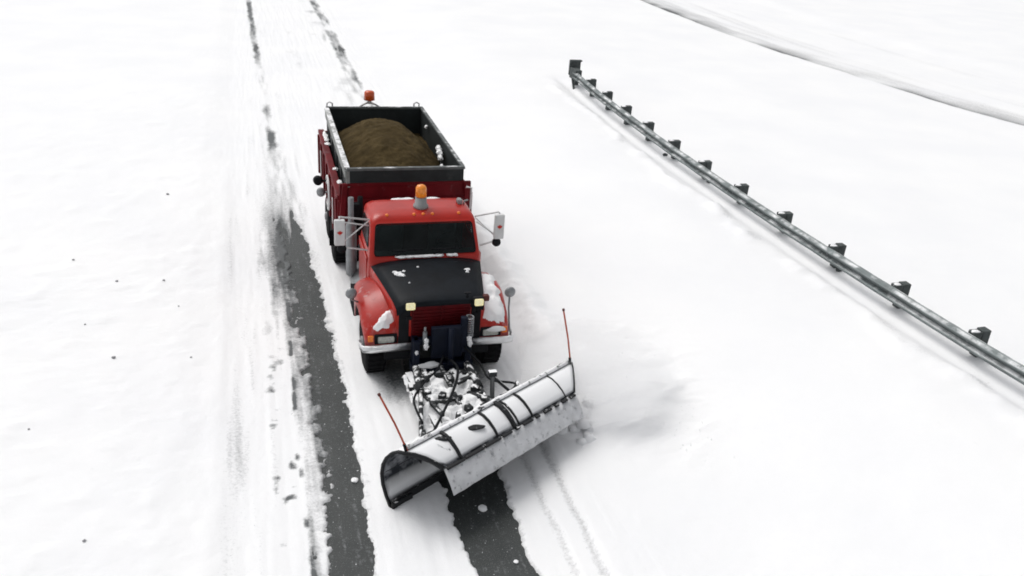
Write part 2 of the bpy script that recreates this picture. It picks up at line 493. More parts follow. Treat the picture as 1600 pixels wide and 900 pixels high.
    h = h + beh * (.16 * np.exp(-((x - xe - .42 + .1 * w1) / .33) ** 2) * (1 + .5 * w2))
    sp = np.exp(-(((x - 3.0) / 1.0) ** 2 + ((y + 1.3) / 1.5) ** 2))
    rad = np.arctan2(y + 2.3, x - 1.7)
    dist = np.hypot(y + 2.3, x - 1.7)
    turb = fbm(x + .25 * w1, (y - .35 * x) * 2.4, .55, 131, 4)
    h = h + sp * (.06 + .17 * np.clip(turb + .1, 0, 1) + .04 * w2)
    # windrow and crumbs on the road side of the guardrail
    gx = np.interp(y, gr_y, gr_x) - .38
    ingr = ss(-14, -12, y) * (1 - ss(19, 21, y))
    h = h + ingr * (.07 * np.exp(-((x - gx + .62 + .35 * w1 + .1 * w2) / .22) ** 2) * np.clip(.7 + 1.8 * fbm(x, y, .9, 91), 0, 2) - .10 * np.exp(-((x - gx + .18) / .22) ** 2))
    dirt_shade = dirt_shade + ingr * .22 * np.exp(-((x - gx + .45 + .3 * w1) / .26) ** 2) * np.clip(.25 + fbm(x, y, .6, 95) * 1.6, 0, 1)
    # the other carriageway lies lower than the median
    ex = edge_x(y)
    e = x - ex - .08 * w1
    lowr = ss(0, .45, e) * (1 - ss(9.5, 11.5, e))
    h = h - .10 * lowr + .03 * np.exp(-((e + .25) / .35) ** 2)
    on = lowr * ss(-10, 0, y)
    dirt_shade = dirt_shade + on * (.68 * ss(.25, .40, e) * np.exp(-np.clip(e - .45, 0, 9) / .75) * (.75 + .9 * fbm(x, y, 2.2, 97, 3)) + .11 * np.exp(-(e / 4.) ** 2) + .22 * np.clip(fbm(e * 3, y * .25, 2, 98, 3), 0, 1))
    h = h + on * .012 * fbm(e * 6, y * .3, 2, 101, 3)
    # soft clumpy surface of the open snow
    op = ss(-3.3, -4.2, x) * (1 - ss(14, 24, y))
    h = h + op * (.034 * np.clip(fbm(x, y, .42, 111, 3) - .10, 0, 1) + .013 * w2 * np.clip(.5 + w1, 0, 1))
    # distant swell
    h = h + 1.2 * ss(120, 600, far) * (fbm(x, y, 260, 99, 3) + .3)
    return h, np.clip(dirt_shade, 0, 1)

def axis(dense, a, b, grow, lim0, lim1, cap):
    v = list(np.arange(a, b, dense)); s = dense
    up = b
    while up < lim1:
        v.append(up); s = min(max(s * grow, dense), cap(up)); up += s
    v.append(lim1)
    s = dense; lo = a
    out = []
    while lo > lim0:
        s = min(s * grow, cap(lo)); lo -= s; out.append(max(lo, lim0))
    return np.array(sorted(set(out + v)))

gxs = axis(.028, -3.4, 2.6, 1.03, -900, 1500, lambda v: .09 if -8 < v < 11 else (.14 if v < 36 and v > -20 else 60))
gys = axis(.034, -6.2, 3.0, 1.02, -300, 1600, lambda v: .12 if -9 < v < 22 else (.35 if -12 < v < 60 else 60))
X, Y = np.meshgrid(gxs, gys)
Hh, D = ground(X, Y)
nx, ny = len(gxs), len(gys)
me = bpy.data.meshes.new('snow')
co = np.stack([X, Y, Hh], -1).reshape(-1, 3).astype(np.float32)
idx = np.arange(nx * ny).reshape(ny, nx)
quads = np.stack([idx[:-1, :-1], idx[:-1, 1:], idx[1:, 1:], idx[1:, :-1]], -1).reshape(-1, 4)
me.vertices.add(len(co)); me.vertices.foreach_set('co', co.ravel())
me.loops.add(quads.size); me.loops.foreach_set('vertex_index', quads.ravel().astype(np.int32))
me.polygons.add(len(quads)); me.polygons.foreach_set('loop_start', np.arange(0, quads.size, 4, dtype=np.int32))
me.polygons.foreach_set('loop_total', np.full(len(quads), 4, np.int32))
me.polygons.foreach_set('use_smooth', np.ones(len(quads), bool))
me.update()
at = me.attributes.new('dirt_shade', 'FLOAT', 'POINT'); at.data.foreach_set('value', D.ravel().astype(np.float32))
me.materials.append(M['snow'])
snow = bpy.data.objects.new('snow', me); COL.objects.link(snow)
tag(snow, 'white snow cover over road, verge and fields', None, None, 'structure')
print('snow verts', len(co))

def gz(x, y):
    h, _ = ground(np.array([float(x)]), np.array([float(y)]))
    return float(h[0])

b = MB()
ys = list(np.linspace(-30, 150, 60))
b.loft([[(-9, y, 0), (-3, y, .0), (0, y, .0), (3.4, y, 0)] for y in ys], closed=False)
tag(b.build('road', M['asphalt'], fix=False), 'dark wet asphalt road under the snow', None, None, 'structure')
# ------------------------------------------------------------------ guardrail
gr = empty('guardrail', (GR[7][0], GR[7][1], gz(*GR[7])), 'long grey steel guardrail on posts along the snowy verge', 'guardrail')
def wprofile():
    pr = []
    for k in range(25):
        t = k / 24.
        z = (t - .5) * .312
        a = abs(z)
        xx = -.052 * (1 + math.cos((a - .0775) / .0775 * math.pi)) if a > 0.0 else 0
        pr.append((xx, z))
    return pr
WP = wprofile()
b = MB()
rings = []
for i, (px, py) in enumerate(GR):
    segs = 4 if i < len(GR) - 1 else 1
    for k in range(segs):
        if segs == 4:
            q = GR[i + 1]; t = k / 4.
            cx, cyy = px + (q[0] - px) * t, py + (q[1] - py) * t
        else: cx, cyy = px, py
        sag = .006 * math.sin(i * 2.1 + k)
        rings.append([(cx - .36 + w[0], cyy, .80 + w[1] + sag) for w in WP])
b.loft(rings, closed=False)
b.build('rail', M['galv'], gr, solid=.006)
for i, (px, py) in enumerate(GR[1:]):
    g0 = gz(px, py)
    b = MB()
    tz = .99 + random.uniform(-.015, .015)
    tilt = random.uniform(-.02, .02)
    b.bar((px - .07 - tilt, py, g0 - .25), (px - .07, py, tz + .02), .17, .17, .008)
    po = b.build('post', M['post'], gr)
    b = MB().box((px - .245, py, .815), (.17, .16, .36), None, .008)
    b.build('blockout', M['post'], po)
    b = MB().lathe([(.02, 0), (.02, -.014), (.008, -.02)], (px - .362, py, .80), 'X', 8)
    b.build('bolt', M['alu'], po)
    b = MB().lump((px - .25, py, .985), (.09, .066, .026), .2, i, 2)
    b.build('snow_cap', M['snow_lump'], po)
ex_, ey_ = GR[0]
t_ = MB()
t_.box((ex_ - .36, ey_ - .35, .84), (.26, .7, .40), None, .02)
t_.box((ex_ - .28, ey_ + .03, 1.0), (.46, .08, .56), None, .015)
t_.box((ex_ - .28, ey_ - .04, 1.28), (.48, .14, .06), None, .01)
term = t_.build('end_terminal', M['post'], gr)
b = MB().bar((ex_ - .2, ey_ - .1, gz(ex_, ey_) - .2), (ex_ - .2, ey_ - .1, .8), .15, .15, .01)
b.build('terminal_post', M['post'], gr)
b = MB().bar((ex_ - .45, ey_ - .6, gz(ex_, ey_) - .1), (ex_ - .40, ey_ - .1, .72), .08, .08, .01)
b.build('strut', M['post'], gr)

# ------------------------------------------------------------------ truck
T = empty('snow_plow_truck', (0, 3, 0), 'red dump truck with black hood cover and angled snow plow blade on the road', 'truck')

def rrect(x0, x1, y0, y1, z, r, n=5):
    pts = []
    for cx, cyy, a0 in ((x1 - r, y0 + r, -90), (x1 - r, y1 - r, 0), (x0 + r, y1 - r, 90), (x0 + r, y0 + r, 180)):
        for k in range(n + 1):
            a = R(a0 + 90 * k / n); pts.append((cx + r * math.cos(a), cyy + r * math.sin(a), z))
    return pts

# chassis
b = MB()
for s in (-1, 1): b.box((s * .43, 3.0, .74), (.09, 7.2, .24))
for y in (-.3, 1.1, 2.4, 3.4, 5.0, 6.4): b.box((0, y, .74), (.8, .12, .16))
b.box((0, .2, .9), (.75, 1.1, .45)); b.box((0, 1.1, .78), (.5, .9, .4))
b.build('chassis', M['black'], T, bevel=.01)

# cab shell: lower body and greenhouse
def cab_ring(z, hw, y0, y1, r): return rrect(-hw, hw, y0, y1, z, r)
b = MB()
rings = [cab_ring(.86, .95, .48, 1.70, .08), cab_ring(.95, .98, .46, 1.72, .09), cab_ring(1.45, .99, .46, 1.72, .10),
         cab_ring(1.72, .97, .48, 1.72, .11), cab_ring(1.775, .955, .515, 1.71, .09), cab_ring(2.262, .905, .745, 1.68, .09),
         cab_ring(2.31, .89, .78, 1.66, .12), cab_ring(2.36, .85, .83, 1.62, .14), cab_ring(2.395, .76, .93, 1.54, .16), cab_ring(2.41, .5, 1.05, 1.42, .16)]
vr = b.loft(rings)
# open the windscreen and the side windows between the belt and header rings (4 -> 5)
bm = b.bm; bm.faces.ensure_lookup_table()
lo, hi = vr[4], vr[5]
n = len(lo)
def quad_between(k):
    s = {lo[k], lo[(k + 1) % n], hi[k], hi[(k + 1) % n]}
    for f in lo[k].link_faces:
        if set(f.verts) == s: return f
wins = {}
for key, k in (('front', n - 1), ('right', 5), ('back', 11), ('left', 17)):
    f = quad_between(k)
    ins = bmesh.ops.inset_region(bm, faces=[f], thickness=.008 if key == 'front' else .07, use_even_offset=True)
    wins[key] = [v.co.copy() for v in f.verts]
    bm.faces.remove(f)
cab = b.build('cab', M['red'], T)
ed = cab.modifiers.new('thickness', 'SOLIDIFY'); ed.thickness = .03; ed.offset = -1

def round_poly(pts, r=.07, n=5):
    out = []
    L = len(pts)
    for i in range(L):
        p, a, c = pts[i], pts[i - 1], pts[(i + 1) % L]
        da, dc = (a - p).normalized(), (c - p).normalized()
        for k in range(n + 1):
            t = k / n
            q = (p + da * r) * (1 - t) ** 2 + p * 2 * t * (1 - t) + (p + dc * r) * t ** 2
            out.append(q)
    return out
for key, pts in wins.items():
    c = sum(pts, Vector()) / 4
    nrm = (pts[1] - pts[0]).cross(pts[2] - pts[1]).normalized()
    outward = Vector({'front': (0, -1, 0), 'back': (0, 1, 0), 'left': (-1, 0, 0), 'right': (1, 0, 0)}[key])
    if nrm.dot(outward) < 0: nrm = -nrm
    big = [c + (p - c) * 1.02 + nrm * .006 for p in pts]
    g = MB().poly(round_poly([c + (p - c) * .995 + nrm * .003 for p in pts], .05))
    glass = g.build('windshield' if key == 'front' else 'window', M['glass'], T)
    ring = round_poly(big, .075)
    inn = [c + (p - c) * (.975 if key == 'front' else .93) for p in ring]
    f_ = MB()
    a1 = [f_.bm.verts.new(p) for p in ring]; a2 = [f_.bm.verts.new(p) for p in inn]
    for k in range(len(a1)): f_.bm.faces.new((a1[k], a1[(k + 1) % len(a1)], a2[(k + 1) % len(a2)], a2[k]))
    f_.build('window_seal', M['black'], glass, solid=.014)
    if key == 'front':
        mid = (pts[0] + pts[1] + pts[2] + pts[3]) / 4
for x in (-.55, .12):
    b = MB(); b.tube([(x, .49, 1.80), (x + .22, .505, 1.86)], .012, 6); b.tube([(x - .02, .515, 1.865), (x + .50, .515, 1.868)], .011, 6)
    b.build('wiper', M['black'], T)
# cab interior
b = MB(); b.box((0, .72, 1.62), (1.80, .34, .20), None, .04); b.box((0, 1.18, 1.0), (1.8, .95, .06))
b.box((0, 1.655, 1.5), (1.8, .03, 1.0))
b.build('dashboard', M['interior'], cab)
for sx in (-.48, .48):
    b = MB(); b.box((sx, 1.25, 1.30), (.52, .5, .14), None, .05); b.box((sx, 1.50, 1.68), (.50, .14, .72), Matrix.Rotation(R(8), 3, 'X'), .05)
    b.build('seat', M['seat'], T)
b = MB()
ctr_ = Vector((.48, .98, 1.74)); rot = Matrix.Rotation(R(-35), 3, 'X')
b.tube([ctr_ + rot @ Vector((.21 * math.cos(a), 0, .21 * math.sin(a))) for a in np.linspace(0, 2 * math.pi, 25)], .014, 6)
b.bar(ctr_ + rot @ Vector((-.2, 0, 0)), ctr_ + rot @ Vector((.2, 0, 0)), .03, .02)
b.build('steering_wheel', M['interior'], cab)
# doors with handles, drip snow on cowl and roof
for s in (-1, 1):
    b = MB()
    b.box((s * .99, 1.12, 1.30), (.022, .98, .82), None, .01)
    dr = b.build('door', M['red'], T)
    b = MB().box((s * 1.008, 1.48, 1.55), (.02, .16, .04), None, .006)
    b.build('handle', M['black'], dr)
b = MB()
for i, (x, w) in enumerate(((-.42, .10), (-.28, .09), (-.12, .15), (.0, .11), (.08, .12), (.22, .08), (.42, .07), (.5, .05))):
    b.lump((x, .485, 1.758), (w, .045, .022), .4, 30 + i, 3)
    b.build('snow_patch', M['snow_lump'], cab); b = MB()
b.bm.free()
b = MB()
for i, (x, w) in enumerate(((-.30, .14), (-.17, .13), (.14, .12), (.27, .16))):
    b.lump((x, 1.56, 2.385), (w, .05, .022), .3, 50 + i, 3)
    b.build('snow_patch', M['snow_lump'], cab); b = MB()
b.bm.free()
for x in (-.16, 0, .16, -.62, .62):             # clearance lights on the roof front edge
    b = MB(); b.lathe([(.03, 0), (.03, .03), (.015, .045)], (x, .86, 2.352), 'Z', 10)
    b.build('clearance_light', M['turn'], cab)

def beacon(name, x, y, z, k, base_m, lens_m):
    b = MB(); b.lathe([(.13 * k, 0), (.13 * k, .05 * k), (.105 * k, .07 * k), (.10 * k, .19 * k), (.07 * k, .20 * k)], (x, y, z), 'Z', 20)
    o = b.build(name, base_m, T)
    b = MB(); b.lathe([(.075 * k, .20 * k), (.098 * k, .21 * k), (.092 * k, .36 * k), (.07 * k, .40 * k), (.03 * k, .415 * k)], (x, y, z), 'Z', 20)
    b.build('lens', lens_m, o)
    return o
beacon('beacon', 0, 1.1, 2.40, 1., M['beacon_base'], M['amber'])
b = MB()
b.tube([(-.36, 6.9, 2.64), (-.27, 6.9, 2.70), (-.18, 6.9, 2.735), (-.08, 6.9, 2.735), (.01, 6.9, 2.70), (.10, 6.9, 2.64)], .022, 8)
b.tube([(-.13, 6.9, 2.735), (-.13, 6.9, 2.80)], .05, 10)
rb = b.build('beacon', M['plate'], T)
b = MB(); b.lathe([(.085, 2.80), (.125, 2.81), (.115, 2.98), (.09, 3.01), (.03, 3.02)], (-.13, 6.9, 0), 'Z', 18)
b.build('lens', M['amber_dark'], rb)
b = MB(); b.lathe([(.05, 0), (.05, .06), (.035, .09)], (.72, 1.3, 2.385), 'Z', 12); b.box((.72, 1.22, 2.44), (.09, .05, .09), None, .015)
b.tube([(.80, 1.25, 2.37), (.80, 1.25, 2.44), (.88, 1.3, 2.44)], .015, 6)
b.build('roof_light', M['beacon_base'], T)

# hood: red flanks, black cover on top
def hood_sec(t, lift=0., flank=True):
    y = .47 + (-.80 - .47) * t
    hw = .945 + (.715 - .945) * t
    zt = 1.665 - .085 * t - .05 * t * t
    if t > .93: zt -= .03
    pts = []
    for k in range(13):
        u = -1 + k / 6.
        pts.append((u * hw, y, zt + lift + .055 * (1 - u * u) - .05 * abs(u) ** 8))
    return y, hw, zt, pts
b = MB()
rings = []
for t in np.linspace(0, 1, 10):
    y, hw, zt, pts = hood_sec(t)
    rings.append([(-hw - .015 + .06 * t, y, .95), (-hw - .01, y, zt - .16)] + pts + [(hw + .01, y, zt - .16), (hw + .015 - .06 * t, y, .95)])
b.loft(rings, closed=True)
hood = b.build('hood', M['red_hood'], T, bevel=.0)
b = MB()
rings = [hood_sec(t, .008)[3] for t in np.linspace(.015, .99, 10)]
y, hw, zt, pts = hood_sec(1.)
rings.append([(p[0] * .99, y - .012, p[2] - .01) for p in pts])
rings.append([(p[0] * .98, y - .02, p[2] - .11) for p in pts])
b.loft(rings, closed=False)
cover = b.build('hood_cover', M['bra'], hood, solid=.008)
b = MB()
for i, (x, y, s) in enumerate(((-.55, .02, .07), (-.50, -.04, .06), (-.60, .08, .04), (-.45, .07, .03), (.62, .05, .05), (.60, -.03, .03), (-.2, .16, .02), (-.42, -.3, .015))):
    t = (.47 - y) / 1.27
    _, hw, zt, _p = hood_sec(t)
    b.lump((x, y, zt + .055 * (1 - (x / hw) ** 2) + .012), (s, s * .8, .018), .5, 70 + i, 3)
    b.build('snow_patch', M['snow_lump'], cover); b = MB()
b.bm.free()

# grille with bars, radiator surround
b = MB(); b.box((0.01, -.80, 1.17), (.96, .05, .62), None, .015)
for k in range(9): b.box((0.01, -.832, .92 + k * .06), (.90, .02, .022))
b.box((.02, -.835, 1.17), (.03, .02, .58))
b.build('grille', M['grille_red_shade'], T)
for s in (-1, 1):
    b = MB(); b.box((s * .585, -.775, 1.12), (.17, .06, .62), None, .01)
    b.build('grille_surround', M['black'], T)

# fenders
def fender(s):
    ys = [.52, .38, .2, .0, -.15, -.3, -.45, -.58, -.68, -.73]
    zt = np.interp(ys, [-.73, -.68, -.55, -.35, -.1, .2, .52], [.99, 1.06, 1.16, 1.27, 1.37, 1.40, 1.36])
    xo = np.interp(ys, [-.73, -.5, 0, .52], [1.17, 1.20, 1.225, 1.20])
    rings = []
    for y, z, x1 in zip(ys, zt, xo):
        dy = y + .1
        arch = .51 + math.sqrt(max(0.02, .64 ** 2 - dy * dy))
        arch = min(arch, z - .14)
        if y < -.6: arch = .79
        rings.append([(s * .60, y, z + .10), (s * .72, y, z + .09), (s * .85, y, z + .065), (s * .98, y, z + .03), (s * (x1 - .10), y, z - .005),
                      (s * (x1 - .03), y, z - .06), (s * x1, y, z - .12), (s * (x1 + .005), y, (z - .12 + arch) / 2 - .02), (s * x1, y, arch)])
    b = MB(); vr = b.loft(rings, closed=False)
    # front face
    f = vr[-1]
    lowv = [b.bm.verts.new((v.co.x, v.co.y - .01, .79)) for v in f]
    for k in range(len(f) - 1): b.bm.faces.new((f[k], f[k + 1], lowv[k + 1], lowv[k]))
    o = b.build('fender', M['red_hood'], T, solid=.02, bevel=.008)
    x = s * .86
    b = MB(); b.box((x, -.75, .905), (.36, .03, .17), None, .01)
    hl = b.build('headlight', M['black'], T)
    b = MB(); b.box((x, -.768, .90), (.26, .012, .105), None, .02)
    b.build('lens', M['head'], hl)
    b = MB(); b.box((s * 1.10, -.75, .92), (.09, .03, .11), None, .012)
    b.build('turn_signal', M['turn'], o)
    # tall splash guard behind the front wheel
    return o
fl = fender(-1); fr_ = fender(1)
def sheet(name, fn, nu, nv, thr, amp, parent, scale=.16, seed=0, low=-.03):
    """snow blanket with ragged edges: a grid on a surface, lifted where the noise is above thr and sunk below it elsewhere"""
    b = MB(); g = []
    for j in range(nv):
        row = []
        for i in range(nu):
            p, bias = fn(i / (nu - 1), j / (nv - 1))
            q = Vector((p[0] / scale + seed * 7.3, p[1] / scale, p[2] / scale))
            t = mn.fractal(q, 1., 2., 5) * .5 + bias - thr
            row.append(b.bm.verts.new((p[0], p[1], p[2] + max(low, min(amp, t * amp * 2.2)))))
        g.append(row)
    for j in range(nv - 1):
        for i in range(nu - 1): b.bm.faces.new((g[j][i], g[j][i + 1], g[j + 1][i + 1], g[j + 1][i])).smooth = True
    return b.build(name, M['snow_lump'], parent)
from mathutils import noise as mn
FY = [.52, .38, .2, .0, -.15, -.3, -.45, -.58, -.68, -.73]
FZ = np.interp(FY, [-.73, -.68, -.55, -.35, -.1, .2, .52], [.99, 1.06, 1.16, 1.27, 1.37, 1.40, 1.36])
def fender_pt(s, u, y):
    z = float(np.interp(y, FY[::-1], FZ[::-1])); x1 = float(np.interp(y, [-.73, -.5, 0, .52], [1.17, 1.20, 1.225, 1.20]))
    x = .62 + (x1 - .05 - .62) * u
    zz = np.interp(x, [.60, .72, .85, .98, x1 - .10, x1 - .03, x1], [.10, .09, .065, .03, -.005, -.06, -.12])
    return (s * x, y, z + float(zz) + .012)
def f_right(u, v):
    y = .42 - 1.15 * v
    edge = min(u * 5, (1 - u) * 5, v * 6, (1 - v) * 10, 1.)
    return fender_pt(1, u, y), .55 * edge - .12 + .25 * v
def f_left(u, v):
    y = -.28 - .45 * v
    return fender_pt(-1, u, y), .62 - 1.25 * math.hypot((u - .38) / .75, (v - .70) / .75)
sheet('snow_patch', f_right, 40, 70, .12, .055, fr_, .22, 3)
sheet('snow_patch', f_left, 44, 44, .10, .07, fl, .2, 5)
b = MB(); b.lump((.95, -.765, .95), (.17, .03, .045), .3, 139, 3); b.build('snow_patch', M['snow_lump'], fr_)

# bumpers
for s in (-1, 1):
    b = MB()
    pts = [(s * .44, -.80), (s * .8, -.82), (s * 1.12, -.83), (s * 1.22, -.80), (s * 1.255, -.70), (s * 1.255, -.58)]
    rings = []
    for x, y in pts:
        rings.append([(x, y, .725), (x, y - .025, .735), (x, y - .035, .775), (x, y - .025, .815), (x, y, .825)])
    b.loft(rings, closed=False)
    b.build('bumper', M['chrome'], T, solid=.03)
for s in (-1, 1):
    b = MB(); b.box((s * .66, -.62, .60), (.42, .08, .30), None, .02); b.box((s * .62, -.3, .62), (.36, .5, .22), None, .02)  # black blocks added to deepen the shade below the bumper
    b.build('underbody_shade_block', M['black'], T)
# plow lamps on the hood's front corners
for x, y in ((-.50, -.84), (.60, -.84)):
    b = MB(); b.box((x, y, 1.53), (.18, .10, .15), None, .03); b.tube([(x, y + .03, 1.46), (x, y + .05, 1.30)], .02, 8); b.box((x, y + .05, 1.28), (.10, .06, .06))
    pl = b.build('plow_light', M['black'], T)
    b = MB(); b.box((x, y - .055, 1.53), (.145, .015, .115), None, .02); b.build('lens', M['lit'], pl)
b = MB(); b.box((.74, -.78, 1.55), (.10, .10, .10), None, .02); b.tube([(.66, -.8, 1.55), (.7, -.79, 1.55)], .015, 6)
b.build('spot_light', M['brown'], T)
b = MB(); b.tube([(.42, -.83, 1.60), (.42, -.83, 1.66)], .02, 8); b.box((.42, -.83, 1.68), (.11, .04, .02))
b.build('hood_latch', M['black'], T)

# wheels
def wheel(x, y, w, rad=.51, dual=False):
    b = MB(); h = w / 2
    b.lathe([(rad * .56, -h), (rad * .80, -h - .008), (rad * .95, -h + .015), (rad, -h + .05), (rad, h - .05), (rad * .95, h - .015), (rad * .80, h + .008), (rad * .56, h)], (x, y, rad - .005), 'X', 40)
    for k in range(30):
        a = 2 * math.pi * k / 30
        c = Vector((x, y + math.cos(a) * rad, rad - .005 + math.sin(a) * rad))
        b.box(c, (w * .84, .045, .022), Matrix.Rotation(a - math.pi / 2, 3, 'X'))
    t = b.build('tyre', M['rubber'], T)
    s = 1 if x > 0 else -1
    b = MB(); b.lathe([(rad * .57, h * .5), (rad * .57, h - .01), (rad * .5, h - .015), (rad * .42, h - .07), (rad * .22, h - .06), (rad * .2, h + .03), (rad * .1, h + .05)] if s > 0 else
                      [(rad * .57, -h * .5), (rad * .57, -h + .01), (rad * .5, -h + .015), (rad * .42, -h + .07), (rad * .22, -h + .06), (rad * .2, -h - .03), (rad * .1, -h - .05)], (x, y, rad - .005), 'X', 24)
    b.build('rim', M['rim'], t)
for s in (-1, 1):
    wheel(s * .98, -.1, .33)
    for y in (4.35, 5.62):
        wheel(s * 1.10, y, .27); wheel(s * .78, y, .27)
b = MB()
for y in (-.1, 4.35, 5.62): b.tube([(-.9, y, .5), (.9, y, .5)], .075, 12)
b.build('axle', M['black'], T)

# fuel tank, steps, exhaust
for s in (-1, 1):
    b = MB()
    b.tube([(s * .85, .95, .66), (s * .85, 2.25, .66)], .27, 20)
    b.build('fuel_tank', M['alu'], T)
    b = MB(); b.box((s * 1.08, 1.15, .52), (.22, .6, .04)); b.box((s * 1.08, 1.15, .82), (.18, .6, .04))
    b.bar((s * 1.16, .86, .84), (s * 1.16, .86, .5), .03, .03); b.bar((s * 1.16, 1.44, .84), (s * 1.16, 1.44, .5), .03, .03)
    b.build('step', M['black'], T)
b = MB(); b.lathe([(.05, .75), (.095, .8), (.10, .85), (.10, 1.75), (.09, 1.8), (.05, 1.84), (.05, 2.30), (.045, 2.30)], (-1.10, 1.95, 0), 'Z', 18)
b.tube([(-1.10, 1.95, .8), (-1.0, 1.95, .62), (-.6, 1.9, .6)], .05, 10)
b.build('exhaust_stack', M['alu'], T)
b = MB(); b.box((-.98, 2.2, 1.75), (.14, .12, .7), None, .02); b.tube([(-.9, 2.25, 2.2), (-.9, 2.28, 1.4)], .05, 8)
b.build('air_intake', M['black'], T)
b = MB(); b.tube([(1.08, 2.25, 1.88), (1.18, 2.25, 1.9), (1.18, 2.25, 2.32), (1.08, 2.25, 2.34)], .02, 8)
b.build('grab_rail', M['plate'], T)

# mirrors
def leaf(c, s):
    p = [(0, 1), (.18, .62), (.38, .72), (.30, .25), (.62, .55), (.70, .35), (1, .38), (.86, .08), (.98, -.05), (.5, -.42), (.55, -.62), (.08, -.55), (.08, -1)]
    p = p + [(-a, q) for a, q in reversed(p)][0:-1][0:]
    seen = []
    for q in p:
        if q not in seen: seen.append(q)
    return [(c[0] + a * s, c[1], c[2] + q * s) for a, q in seen]
for s, x in ((-1, -1.43), (1, 1.29)):
    b = MB(); b.box((x, .62, 2.19), (.175, .09, .45), None, .02)
    mi = b.build('mirror', M['plate'], T)
    b = MB(); b.box((x, .672, 2.19), (.145, .012, .41), None, .01); b.build('mirror_glass', M['chrome'], mi)
    b = MB(); b.poly(leaf((x, .570, 2.20), .045)); b.build('leaf_mark', M['maple'], mi, solid=.004)
    b = MB()
    b.tube([(s * .91, .86, 2.30), (x, .70, 2.43), (x, .64, 2.43)], .016, 8)
    b.tube([(s * .93, .80, 2.22), (x - s * .02, .66, 2.0 if s > 0 else 2.36)], .012, 8)
    b.tube([(s * .97, .62, 1.85), (x, .64, 1.93), (x, .64, 1.97)], .016, 8)
    b.tube([(s * .92, .88, 2.27), (x - s * .03, .64, 1.98)], .011, 8)
    b.build('bracket', M['plate'], mi)
    b = MB(); b.lathe([(.02, -.02), (.075, -.01), (.08, .03), (.02, .05)], (x - s * .03, .60, 1.90), 'Y', 14)
    b.build('round_mirror', M['black'], mi)
for s, p0, p1 in ((1, (1.20, -.72, .86), (1.27, -.36, 1.36)), (-1, (-1.20, -.10, 1.25), (-1.33, -.12, 1.38))):
    b = MB(); b.tube([p0, (p1[0], p1[1], (p0[2] + p1[2]) / 2), p1], .016, 8)
    fm = b.build('fender_mirror', M['alu'], T)
    b = MB(); b.lathe([(.03, -.05), (.085, -.03), (.095, 0), (.09, .01), (.02, .012)], (p1[0], p1[1], p1[2] + .05), 'Y', 18)
    b.build('mirror_head', M['alu'], fm)

# dump body (red) and the dark spreader hopper inside it
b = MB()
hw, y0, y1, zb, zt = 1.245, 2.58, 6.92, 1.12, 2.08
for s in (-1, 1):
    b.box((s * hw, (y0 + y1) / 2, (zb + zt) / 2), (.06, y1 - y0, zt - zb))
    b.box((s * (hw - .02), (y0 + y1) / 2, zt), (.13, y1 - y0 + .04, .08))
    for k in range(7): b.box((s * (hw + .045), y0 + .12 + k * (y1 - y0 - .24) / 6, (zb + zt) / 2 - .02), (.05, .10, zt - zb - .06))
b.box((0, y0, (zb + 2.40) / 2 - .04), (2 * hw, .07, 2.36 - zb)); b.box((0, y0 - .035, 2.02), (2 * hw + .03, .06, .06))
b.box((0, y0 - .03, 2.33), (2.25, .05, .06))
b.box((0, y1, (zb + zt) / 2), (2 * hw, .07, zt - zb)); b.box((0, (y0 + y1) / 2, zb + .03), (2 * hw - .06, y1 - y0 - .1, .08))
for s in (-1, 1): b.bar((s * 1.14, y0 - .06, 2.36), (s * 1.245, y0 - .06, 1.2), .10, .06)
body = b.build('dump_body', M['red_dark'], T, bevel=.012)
b = MB()   # pale hoop lettering mark and trim on the passenger side
for r_ in (.34, .24):
    b.tube([(-1.325, 4.1 + r_ * math.cos(a), 1.62 + r_ * math.sin(a)) for a in np.linspace(.6, 5.4, 24)], .022, 6)
    b.build('side_emblem', M['plate'], body); b = MB()
b.box((-1.322, 5.9, 1.65), (.012, .12, .55)); b.build('side_trim', M['plate'], body)
b = MB(); b.box((-1.322, 3.15, 1.6), (.012, .10, .5)); b.build('side_trim', M['plate'], body)
b = MB()
for i, (yy, l) in enumerate(((6.5, .26), (6.15, .2), (5.8, .12), (4.1, .07), (3.3, .1))):
    b.lump((-1.17, yy, 2.115), (.055, l, .022), .5, 200 + i, 3)
    b.build('snow_patch', M['snow_lump'], body); b = MB()
b.bm.free()
b = MB()
b.tube([(-1.27, 4.5, 1.72), (-1.42, 4.5, 1.74)], .025, 8); b.lathe([(.05, -.06), (.09, -.05), (.10, .04), (.04, .07)], (-1.49, 4.5, 1.74), 'Y', 14)
b.build('side_lamp', M['black'], body)
b = MB(); b.lathe([(.03, -.05), (.09, -.03), (.09, .03), (.03, .05)], (-1.45, 4.3, 1.56), 'Y', 14); b.tube([(-1.26, 4.3, 1.56), (-1.4, 4.3, 1.56)], .02, 8)
b.build('side_lamp', M['alu'], body)
for s in (-1, 1):
    b = MB(); b.bar((s * 1.1, 3.72, .95), (s * 1.1, 3.72, .62), .5, .02); b.build('mud_flap', M['rubber'], T)

